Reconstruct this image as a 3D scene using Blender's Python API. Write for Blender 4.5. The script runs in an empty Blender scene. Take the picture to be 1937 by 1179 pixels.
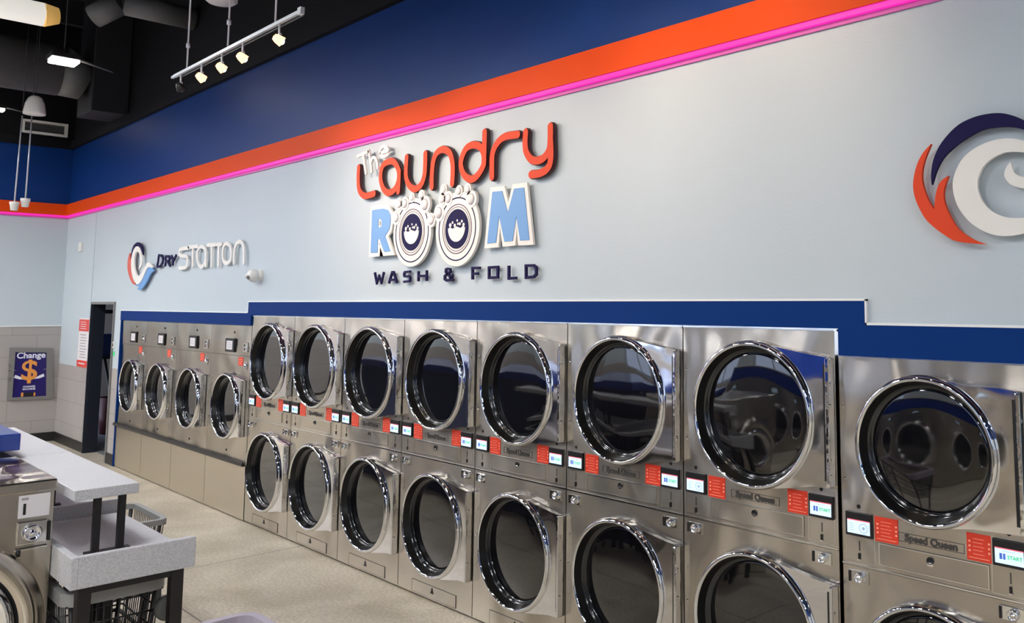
import bpy, bmesh, math, random
from mathutils import Vector, Matrix
from mathutils.geometry import tessellate_polygon
random.seed(7)
scene = bpy.context.scene
COL = scene.collection

# ---------------------------------------------------------------- camera
def make_camera():
    yaw, pitch, roll, f, cx, cy = 0.7758, 0.1001, 0.0025, 1640.63, 1177.57, 413.21
    fw = Vector((-math.sin(yaw)*math.cos(pitch), math.cos(yaw)*math.cos(pitch), math.sin(pitch)))
    rt = Vector((math.cos(yaw), math.sin(yaw), 0)); up = rt.cross(fw)
    r2 = rt*math.cos(roll)+up*math.sin(roll); u2 = -rt*math.sin(roll)+up*math.cos(roll)
    cam = bpy.data.cameras.new('camera'); ob = bpy.data.objects.new('camera', cam); COL.objects.link(ob)
    m = Matrix((r2, u2, -fw)).transposed().to_4x4(); m.translation = Vector((8.1548, -3.3967, 1.9708))
    ob.matrix_world = m
    cam.sensor_width = 36; cam.lens = f/1937*36
    cam.shift_x = (968.5-cx)/1937; cam.shift_y = (cy-589.5)/1937
    cam.clip_start = .05
    scene.camera = ob
make_camera()
# ---------------------------------------------------------------- world and exposure
w = bpy.data.worlds.new('world'); scene.world = w; w.use_nodes = True
w.node_tree.nodes['Background'].inputs[0].default_value = (.62, .74, 1, 1)
w.node_tree.nodes['Background'].inputs[1].default_value = 2.4
scene.view_settings.view_transform = 'Standard'; scene.view_settings.look = 'None'
scene.view_settings.exposure = 0.07; scene.view_settings.gamma = 1
scene.view_settings.use_curve_mapping = False
PANEL_L = 184.0      # radiance of the ceiling light panels
SPOT_W = 31.0       # watts of a track head

# ---------------------------------------------------------------- materials
def s2l(c):
    return tuple((v/12.92 if v <= .04045 else ((v+.055)/1.055)**2.4) for v in [x/255 for x in c])+(1,)
def mat(name, rgb=None, lin=None, rough=.5, metal=0, emit=0, ecol=None, spec=.5, coat=0, wave=0, wscale=3, grain=0, gscale=200, mottle=None, aniso=0):
    m = bpy.data.materials.new(name); m.use_nodes = True; nt = m.node_tree; n = nt.nodes; l = nt.links
    b = n['Principled BSDF']; c = s2l(rgb) if rgb else tuple(lin)+(1,)
    b.inputs['Base Color'].default_value = c; b.inputs['Roughness'].default_value = rough
    b.inputs['Metallic'].default_value = metal; b.inputs['Specular IOR Level'].default_value = spec
    b.inputs['Coat Weight'].default_value = coat; b.inputs['Coat Roughness'].default_value = .05
    if emit:
        b.inputs['Emission Color'].default_value = ecol or c; b.inputs['Emission Strength'].default_value = emit
    tc = n.new('ShaderNodeTexCoord')
    prev = None
    if wave:
        oi = n.new('ShaderNodeObjectInfo'); add = n.new('ShaderNodeVectorMath'); add.operation = 'MULTIPLY_ADD'
        geo = n.new('ShaderNodeNewGeometry')
        add.inputs[1].default_value = (1, 1, 1)
        l.new(geo.outputs['Position'], add.inputs[0])
        ns = n.new('ShaderNodeTexNoise'); ns.inputs['Scale'].default_value = wscale; ns.inputs['Detail'].default_value = 1
        l.new(geo.outputs['Position'], ns.inputs['Vector'])
        bp = n.new('ShaderNodeBump'); bp.inputs['Distance'].default_value = wave; bp.inputs['Strength'].default_value = 1
        l.new(ns.outputs['Fac'], bp.inputs['Height']); prev = bp
        nt.nodes.remove(add); nt.nodes.remove(oi)
    if grain:
        ns = n.new('ShaderNodeTexNoise'); ns.inputs['Scale'].default_value = gscale; ns.inputs['Detail'].default_value = 2
        l.new(tc.outputs['Object'], ns.inputs['Vector'])
        bp = n.new('ShaderNodeBump'); bp.inputs['Distance'].default_value = grain; bp.inputs['Strength'].default_value = 1
        l.new(ns.outputs['Fac'], bp.inputs['Height'])
        if prev: l.new(prev.outputs['Normal'], bp.inputs['Normal'])
        prev = bp
    if prev: l.new(prev.outputs['Normal'], b.inputs['Normal'])
    if mottle:
        c2, sc, det = mottle
        ns = n.new('ShaderNodeTexNoise'); ns.inputs['Scale'].default_value = sc; ns.inputs['Detail'].default_value = det
        ns.inputs['Roughness'].default_value = .7
        l.new(tc.outputs['Object'], ns.inputs['Vector'])
        rp = n.new('ShaderNodeValToRGB'); rp.color_ramp.elements[0].position = .35; rp.color_ramp.elements[1].position = .65
        rp.color_ramp.elements[0].color = c; rp.color_ramp.elements[1].color = s2l(c2)
        l.new(ns.outputs['Fac'], rp.inputs['Fac']); l.new(rp.outputs['Color'], b.inputs['Base Color'])
    return m
def brushed(m, an=1.0):
    nt = m.node_tree; b = nt.nodes['Principled BSDF']; b.inputs['Anisotropic'].default_value = an
    c = nt.nodes.new('ShaderNodeCombineXYZ'); c.inputs[2].default_value = 1; nt.links.new(c.outputs[0], b.inputs['Tangent'])
M = {}
M['white_paint'] = mat('white_paint', (190, 201, 208), rough=.45, grain=.0006, gscale=90)
M['tile'] = None
M['blue_paint'] = mat('blue_paint', lin=(.002, .038, .20), rough=.42, spec=.28, grain=.0006, gscale=90)
M['black_paint'] = mat('black_paint', lin=(.005, .005, .007), rough=.7, spec=.2)
M['ceiling_black'] = mat('ceiling_black', lin=(.008, .008, .011), rough=.8)
M['orange_paint'] = mat('orange_paint', lin=(.80, .075, .004), rough=.5, spec=.15)
M['trim_blue'] = mat('trim_blue', lin=(.001, .030, .17), rough=.6, spec=.1)
M['white_trim'] = mat('white_trim', (232, 234, 236), rough=.4)
M['led'] = mat('magenta_led', lin=(.12, .01, .06), emit=1.0, ecol=(.90, .016, .44, 1))
M['glow_channel'] = mat('led_glow_channel', (206, 96, 176), rough=.5)  # the strip's magenta glow is painted into the channel colour
M['steel'] = mat('brushed_steel', lin=(.585, .535, .465), rough=.21, metal=1, wave=.045, wscale=2.3)
brushed(M['steel'])
M['steel_low'] = mat('satin_steel', lin=(.66, .60, .50), rough=.33, metal=1, wave=.006, wscale=2.0)
M['chrome'] = mat('chrome', lin=(.82, .83, .85), rough=.05, metal=1, wave=.002, wscale=18)
M['chrome_plate'] = mat('chrome_plate', lin=(.86, .86, .87), rough=.06, metal=1, wave=.004, wscale=5)
M['bezel'] = mat('dark_gasket', lin=(.010, .011, .012), rough=.10, spec=.7)
M['gasket_grey'] = mat('grey_gasket', lin=(.006, .006, .006), rough=.3, spec=.3)
M['door_glass'] = mat('dark_door_glass', lin=(.004, .004, .005), rough=.03, spec=.9, coat=.6)
M['black'] = mat('black_plastic', lin=(.006, .006, .007), rough=.4)
M['black_metal'] = mat('black_metal', lin=(.010, .008, .008), rough=.45)
M['seam'] = mat('dark_seam', lin=(.05, .045, .04), rough=.6)
M['line'] = mat('steel_edge', lin=(.80, .79, .76), rough=.15, metal=1)
M['screen_lit'] = mat('lit_screen', (200, 220, 240), emit=.75, ecol=s2l((190, 215, 240)))
M['screen_red'] = mat('screen_red', (220, 90, 100), emit=.6, ecol=s2l((225, 90, 105)))
M['screen_green'] = mat('screen_green', (60, 190, 110), emit=.5, ecol=s2l((40, 190, 100)))
M['screen_blue'] = mat('screen_blue', (70, 100, 190), emit=.45, ecol=s2l((70, 100, 190)))
M['screen_grey'] = mat('screen_grey', (150, 165, 190), emit=.4, ecol=s2l((150, 165, 190)))
M['sticker'] = mat('orange_sticker', lin=(.72, .045, .018), rough=.4)
M['sticker_print'] = mat('sticker_print', (255, 175, 150), rough=.5)
M['sign_orange'] = mat('sign_orange', lin=(.74, .065, .018), rough=.5, spec=.2)
M['sign_dark'] = mat('sign_maroon_edge', lin=(.05, .008, .012), rough=.5)
M['sign_white'] = mat('sign_white', (236, 232, 226), rough=.45)
M['sign_sky'] = mat('sign_sky_blue', (108, 158, 214), rough=.45)
M['sign_navy'] = mat('sign_navy', lin=(.010, .007, .060), rough=.6, spec=.15)
M['sign_line'] = mat('sign_plum_line', (92, 50, 74), rough=.5)
M['sign_pearl'] = mat('sign_pearl', (226, 224, 226), rough=.35)
M['sign_red'] = mat('sign_red', (214, 92, 76), rough=.45)
M['counter'] = mat('speckled_counter', (208, 208, 210), rough=.42, mottle=((172, 172, 176), 190, 3))
M['cart_grey'] = mat('cart_grey_plastic', (150, 150, 148), rough=.4)
M['cart_lilac'] = mat('cart_lilac_plastic', (168, 160, 172), rough=.3)
M['wire'] = mat('cart_wire', lin=(.06, .06, .062), rough=.35, metal=.8)
M['rubber'] = mat('grey_rubber', (90, 92, 90), rough=.5)
M['floor_black'] = mat('black_vinyl', lin=(.012, .011, .011), rough=.45)
M['navy_frame'] = mat('navy_door_frame', lin=(.006, .010, .022), rough=.5)
M['grey_metal'] = mat('grey_metal', (120, 118, 116), rough=.5)
M['white_plastic'] = mat('white_plastic', (228, 226, 220), rough=.35)
M['silver'] = mat('silver_rail', (205, 208, 214), rough=.35, metal=.3)
M['duct'] = mat('dark_duct', lin=(.16, .16, .155), rough=.5, metal=.2)
M['drop_black'] = mat('black_duct', lin=(.010, .010, .013), rough=.6)
M['panel_lit'] = mat('light_panel', (255, 255, 255), emit=PANEL_L, ecol=(.98, .985, 1, 1))
M['store_fill'] = mat('storeroom_fill_panel', (255, 255, 255), emit=8, ecol=(1, .95, .88, 1))
M['flood_lit'] = mat('flood_lamp_lens', (255, 255, 255), emit=22, ecol=(1, .95, .86, 1))
M['tube_lit'] = mat('light_tube', (240, 240, 230), emit=.62, ecol=(1, .96, .88, 1))
M['tube_end'] = mat('amber_end', (200, 150, 70), emit=.35, ecol=(1, .6, .18, 1))
M['bulb'] = mat('halogen_bulb', (255, 230, 180), emit=14, ecol=(1, .74, .42, 1))
M['clear_head'] = mat('amber_lamp_cup', (190, 130, 80), rough=.2, metal=.6, emit=2.2, ecol=(1, .62, .30, 1))
M['paper'] = mat('white_paper', (222, 218, 220), rough=.6)
M['notice_red'] = mat('notice_red', (216, 70, 62), rough=.5)
M['print_grey'] = mat('printed_text', (160, 150, 158), rough=.6)
M['poster_navy'] = mat('poster_navy', lin=(.012, .006, .12), rough=.3)
M['poster_gold'] = mat('poster_gold', (226, 150, 70), rough=.4)
M['poster_white'] = mat('poster_white', (230, 230, 245), rough=.4)
M['dark_blue'] = mat('dark_blue_plastic', lin=(.006, .02, .09), rough=.5)
M['bulkhead_blue'] = mat('bulkhead_blue', lin=(.006, .035, .26), rough=.22, coat=.4)
M['red_plastic'] = mat('dark_red_plastic', lin=(.12, .012, .012), rough=.5)
M['room_wall'] = mat('back_room_wall', (150, 140, 130), rough=.7)
M['glass'] = mat('window_glass', (255, 255, 255), rough=.0)
M['glass'].node_tree.nodes['Principled BSDF'].inputs['Transmission Weight'].default_value = 1
M['asphalt'] = mat('asphalt', (110, 112, 116), rough=.9)

def tile_mat():
    m = bpy.data.materials.new('grey_wall_tile'); m.use_nodes = True; nt = m.node_tree; n = nt.nodes; l = nt.links
    b = n['Principled BSDF']; b.inputs['Roughness'].default_value = .45
    g = n.new('ShaderNodeNewGeometry'); sp = n.new('ShaderNodeSeparateXYZ'); l.new(g.outputs['Position'], sp.inputs[0])
    ad = n.new('ShaderNodeMath'); ad.operation = 'ADD'; l.new(sp.outputs['X'], ad.inputs[0]); l.new(sp.outputs['Y'], ad.inputs[1])
    cb = n.new('ShaderNodeCombineXYZ'); l.new(ad.outputs[0], cb.inputs['X']); l.new(sp.outputs['Z'], cb.inputs['Y'])
    br = n.new('ShaderNodeTexBrick'); l.new(cb.outputs[0], br.inputs['Vector'])
    br.inputs['Color1'].default_value = s2l((168, 162, 158)); br.inputs['Color2'].default_value = s2l((160, 155, 152))
    br.inputs['Mortar'].default_value = s2l((140, 136, 134)); br.inputs['Scale'].default_value = 1
    br.inputs['Mortar Size'].default_value = .004; br.inputs['Brick Width'].default_value = .61; br.inputs['Row Height'].default_value = .305
    l.new(br.outputs['Color'], b.inputs['Base Color']); return m
M['tile'] = tile_mat()
def floor_mat():
    m = bpy.data.materials.new('polished_concrete'); m.use_nodes = True; nt = m.node_tree; n = nt.nodes; l = nt.links
    b = n['Principled BSDF']; b.inputs['Roughness'].default_value = .3; b.inputs['Specular IOR Level'].default_value = .45
    g = n.new('ShaderNodeNewGeometry')
    def noise(sc, det, dist=0):
        x = n.new('ShaderNodeTexNoise'); x.inputs['Scale'].default_value = sc; x.inputs['Detail'].default_value = det
        x.inputs['Distortion'].default_value = dist; l.new(g.outputs['Position'], x.inputs['Vector']); return x
    def ramp(src, a, c1, bb, c2):
        r = n.new('ShaderNodeValToRGB'); r.color_ramp.elements[0].position = a; r.color_ramp.elements[1].position = bb
        r.color_ramp.elements[0].color = s2l(c1); r.color_ramp.elements[1].color = s2l(c2); l.new(src.outputs['Fac'], r.inputs['Fac']); return r
    r1 = ramp(noise(1.6, 6, .6), .32, (190, 180, 160), .68, (226, 217, 200))
    r2 = ramp(noise(45, 3), .35, (176, 170, 160), .7, (255, 252, 246))
    mx = n.new('ShaderNodeMixRGB'); mx.blend_type = 'MULTIPLY'; mx.inputs[0].default_value = .55
    l.new(r1.outputs[0], mx.inputs[1]); l.new(r2.outputs[0], mx.inputs[2])
    sp = n.new('ShaderNodeSeparateXYZ'); l.new(g.outputs['Position'], sp.inputs[0])
    def joint(axis, off, per):
        a = n.new('ShaderNodeMath'); a.operation = 'SUBTRACT'; l.new(sp.outputs[axis], a.inputs[0]); a.inputs[1].default_value = off
        q = n.new('ShaderNodeMath'); q.operation = 'PINGPONG'; l.new(a.outputs[0], q.inputs[0]); q.inputs[1].default_value = per/2
        c = n.new('ShaderNodeMath'); c.operation = 'LESS_THAN'; l.new(q.outputs[0], c.inputs[0]); c.inputs[1].default_value = .005; return c
    j1 = joint('X', 1.13, 3.6); j2 = joint('Y', -1.21, 3.6)
    mxx = n.new('ShaderNodeMath'); mxx.operation = 'MAXIMUM'; l.new(j1.outputs[0], mxx.inputs[0]); l.new(j2.outputs[0], mxx.inputs[1])
    m2 = n.new('ShaderNodeMixRGB'); l.new(mxx.outputs[0], m2.inputs[0]); l.new(mx.outputs[0], m2.inputs[1]); m2.inputs[2].default_value = s2l((112, 104, 92))
    l.new(m2.outputs[0], b.inputs['Base Color'])
    return m
M['floor'] = floor_mat()

# ---------------------------------------------------------------- mesh helpers
class MB:
    def __init__(s): s.bm = bmesh.new(); s.mats = []
    def mi(s, m):
        if m not in s.mats: s.mats.append(m)
        return s.mats.index(m)
    def box(s, x0, x1, y0, y1, z0, z1, m, bev=0):
        t = bmesh.new(); bmesh.ops.create_cube(t, size=1)
        for v in t.verts: v.co = Vector((x0+(v.co.x+.5)*(x1-x0), y0+(v.co.y+.5)*(y1-y0), z0+(v.co.z+.5)*(z1-z0)))
        if bev: bmesh.ops.bevel(t, geom=t.edges[:], offset=bev, segments=2, affect='EDGES', profile=.5)
        s.merge(t, m, bool(bev) and False); return s
    def merge(s, t, m, smooth=False, mx=None):
        i = s.mi(m); vm = {}
        for v in t.verts: vm[v] = s.bm.verts.new(mx @ v.co if mx else v.co)
        for f in t.faces:
            try: g = s.bm.faces.new([vm[v] for v in f.verts])
            except ValueError: continue
            g.material_index = i; g.smooth = smooth
        t.free()
    def prism(s, polys, y0, y1, m, mface=None, plane='xz', c=0):
        """polys: outline then holes, 2D points; extruded between y0 and y1 (for xz)"""
        def P(p, d):
            if plane == 'xz': return Vector((p[0], d, p[1]))
            if plane == 'yz': return Vector((d, p[0], p[1]))
            return Vector((p[0], p[1], d))
        i = s.mi(m); j = s.mi(mface) if mface else i
        flat = [p for q in polys for p in q]
        tri = tessellate_polygon([[Vector((p[0], p[1], 0)) for p in q] for q in polys])
        for d in (y0, y1):
            vs = [s.bm.verts.new(P(p, d)) for p in flat]
            for a, b, cc in tri:
                try: f = s.bm.faces.new((vs[a], vs[b], vs[cc])); f.material_index = j
                except ValueError: pass
        for q in polys:
            a = [s.bm.verts.new(P(p, y0)) for p in q]; b = [s.bm.verts.new(P(p, y1)) for p in q]
            for k in range(len(q)):
                k2 = (k+1) % len(q)
                try: f = s.bm.faces.new((a[k], a[k2], b[k2], b[k])); f.material_index = i
                except ValueError: pass
        return s
    def lathe(s, prof, m, c=(0, 0, 0), axis='y', n=64, ang=None):
        """prof: (radius, height along axis)"""
        i = s.mi(m); rings = []
        for r, h in prof:
            ring = []
            for k in range(n):
                a = 2*math.pi*k/n; u, v = r*math.cos(a), r*math.sin(a)
                if axis == 'y': p = (c[0]+u, c[1]+h, c[2]+v)
                elif axis == 'x': p = (c[0]+h, c[1]+u, c[2]+v)
                else: p = (c[0]+u, c[1]+v, c[2]+h)
                ring.append(s.bm.verts.new(p))
            rings.append(ring)
        for a, b in zip(rings, rings[1:]):
            for k in range(n):
                k2 = (k+1) % n
                f = s.bm.faces.new((a[k], a[k2], b[k2], b[k])); f.material_index = i; f.smooth = True
        return s
    def disc(s, r, m, c, axis='y', n=64):
        i = s.mi(m); vs = []
        for k in range(n):
            a = 2*math.pi*k/n; u, v = r*math.cos(a), r*math.sin(a)
            vs.append(s.bm.verts.new({'y': (c[0]+u, c[1], c[2]+v), 'x': (c[0], c[1]+u, c[2]+v), 'z': (c[0]+u, c[1]+v, c[2])}[axis]))
        f = s.bm.faces.new(vs); f.material_index = i; return s
    def tube(s, p0, p1, r, m, n=12, r2=None):
        p0, p1 = Vector(p0), Vector(p1); d = p1-p0; q = Vector((0, 0, 1)).rotation_difference(d.normalized())
        i = s.mi(m); A, B = [], []
        for k in range(n):
            a = 2*math.pi*k/n; o = Vector((math.cos(a), math.sin(a), 0)); oo = q @ o
            A.append(s.bm.verts.new(p0+oo*r)); B.append(s.bm.verts.new(p1+oo*(r if r2 is None else r2)))
        for k in range(n):
            k2 = (k+1) % n; f = s.bm.faces.new((A[k], A[k2], B[k2], B[k])); f.material_index = i; f.smooth = True
        for vs in (A[::-1], B):
            f = s.bm.faces.new(vs); f.material_index = i
        return s
    def path(s, pts, r, m, n=8):
        for a, b in zip(pts, pts[1:]): s.tube(a, b, r, m, n)
        return s
    def sphere(s, c, r, m, sc=(1, 1, 1)):
        t = bmesh.new(); bmesh.ops.create_uvsphere(t, u_segments=20, v_segments=12, radius=r)
        mx = Matrix.Translation(c) @ Matrix.Diagonal((sc[0], sc[1], sc[2], 1)); s.merge(t, m, True, mx); return s
    def ribbon(s, pts, wd, y0, y1, m, mface=None, smooth=True, caps=True, plane='xz'):
        """a stroke of width wd (number or list) with round ends, extruded from y0 to y1"""
        closed = pts[0] == pts[-1]
        ws = wd if isinstance(wd, list) else [wd]*len(pts)
        P = [Vector(p) for p in pts]
        if smooth and len(P) > 2:
            Q, W2 = [], []
            n = len(P)
            for k in range(n-1):
                a = P[k-1] if k else (P[n-2] if closed else P[0]*2-P[1]); b, c = P[k], P[k+1]
                d = P[k+2] if k+2 < n else (P[1] if closed else P[n-1]*2-P[n-2])
                for j in range(6):
                    t = j/6
                    Q.append(.5*((2*b)+(c-a)*t+(2*a-5*b+4*c-d)*t*t+(3*b-a-3*c+d)*t**3)); W2.append(ws[k]*(1-t)+ws[k+1]*t)
            Q.append(P[-1]); W2.append(ws[-1]); P, ws = Q, W2
        L, R_ = [], []
        for k, p in enumerate(P):
            a = P[k-1] if k else (P[-2] if closed else p); b = P[k+1] if k < len(P)-1 else (P[1] if closed else p)
            if smooth: t = (b-a).normalized(); nn = Vector((-t.y, t.x)); sc = 1
            else:
                t1 = (p-a).normalized() if (p-a).length > 1e-9 else (b-p).normalized(); t2 = (b-p).normalized() if (b-p).length > 1e-9 else t1
                t = (t1+t2); t = t.normalized() if t.length > 1e-6 else t1; nn = Vector((-t.y, t.x)); sc = min(1.6, 1/max(.4, abs(nn.dot(Vector((-t1.y, t1.x))))))
            L.append(p+nn*ws[k]/2*sc); R_.append(p-nn*ws[k]/2*sc)
        if closed:
            s.prism([[tuple(v) for v in L[:-1]], [tuple(v) for v in R_[:-1]]], y0, y1, m, mface, plane); return s
        out = [tuple(v) for v in L]
        if caps and smooth:
            c = P[-1]; v = L[-1]-c
            for k in range(1, 8):
                a = -math.pi*k/8; out.append((c.x+v.x*math.cos(a)-v.y*math.sin(a), c.y+v.x*math.sin(a)+v.y*math.cos(a)))
        out += [tuple(v) for v in R_[::-1]]
        if caps and smooth:
            c = P[0]; v = R_[0]-c
            for k in range(1, 8):
                a = -math.pi*k/8; out.append((c.x+v.x*math.cos(a)-v.y*math.sin(a), c.y+v.x*math.sin(a)+v.y*math.cos(a)))
        s.prism([out], y0, y1, m, mface, plane); return s
    def text(s, txt, size, mx, m, th=.001, bold=0):
        t = text_bm(txt, size, th, bold); s.merge(t, m, False, mx); return s
    def build(s, name, parent=None, loc=None, bevel=0):
        bmesh.ops.recalc_face_normals(s.bm, faces=s.bm.faces[:])
        me = bpy.data.meshes.new(name); s.bm.to_mesh(me); s.bm.free()
        for m in s.mats: me.materials.append(m)
        o = bpy.data.objects.new(name, me); COL.objects.link(o)
        if parent: o.parent = parent
        if loc: o.location = loc
        if bevel:
            b = o.modifiers.new('bevel', 'BEVEL'); b.width = bevel; b.segments = 2; b.limit_method = 'ANGLE'
        return o
_tc = {}
def text_bm(txt, size, th, bold):
    k = (txt, size, th, bold)
    if k not in _tc:
        cu = bpy.data.curves.new('t', 'FONT'); cu.body = txt; cu.size = size; cu.extrude = th; cu.align_x = 'CENTER'; cu.align_y = 'CENTER'
        cu.offset = bold; cu.resolution_u = 3
        ob = bpy.data.objects.new('t', cu); COL.objects.link(ob)
        dg = bpy.context.evaluated_depsgraph_get(); me = bpy.data.meshes.new_from_object(ob.evaluated_get(dg))
        bpy.data.objects.remove(ob); bpy.data.curves.remove(cu); _tc[k] = me
    t = bmesh.new(); t.from_mesh(_tc[k]); return t
def front(x, y, z): return Matrix.Translation((x, y, z)) @ Matrix.Rotation(math.pi/2, 4, 'X')       # text facing -y
def facex(x, y, z): return Matrix.Translation((x, y, z)) @ Matrix.Rotation(math.pi/2, 4, 'Z') @ Matrix.Rotation(math.pi/2, 4, 'X')  # text facing +x
def tag(o, label=None, cat=None, group=None, kind=None):
    if label: o['label'] = label
    if cat: o['category'] = cat
    if group: o['group'] = group
    if kind: o['kind'] = kind
    return o
def struct(o): o['kind'] = 'structure'; return o
def empty(name, loc, label, cat, group=None):
    o = bpy.data.objects.new(name, None); COL.objects.link(o); o.location = loc; o.empty_display_size = .1
    return tag(o, label, cat, group)
def copy_tree(o, parent=None):
    c = o.copy(); COL.objects.link(c); c.parent = parent
    for ch in [x for x in bpy.data.objects if x.parent == o]: copy_tree(ch, c)
    return c
def circle(cx, cz, r, n=64): return [(cx+r*math.cos(2*math.pi*k/n), cz+r*math.sin(2*math.pi*k/n)) for k in range(n)]
def rrect(x0, x1, z0, z1, r, n=5):
    out = []
    for cx, cz, a0 in ((x1-r, z1-r, 0), (x0+r, z1-r, 90), (x0+r, z0+r, 180), (x1-r, z0+r, 270)):
        for k in range(n+1):
            a = math.radians(a0+90*k/n); out.append((cx+r*math.cos(a), cz+r*math.sin(a)))
    return out
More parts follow.
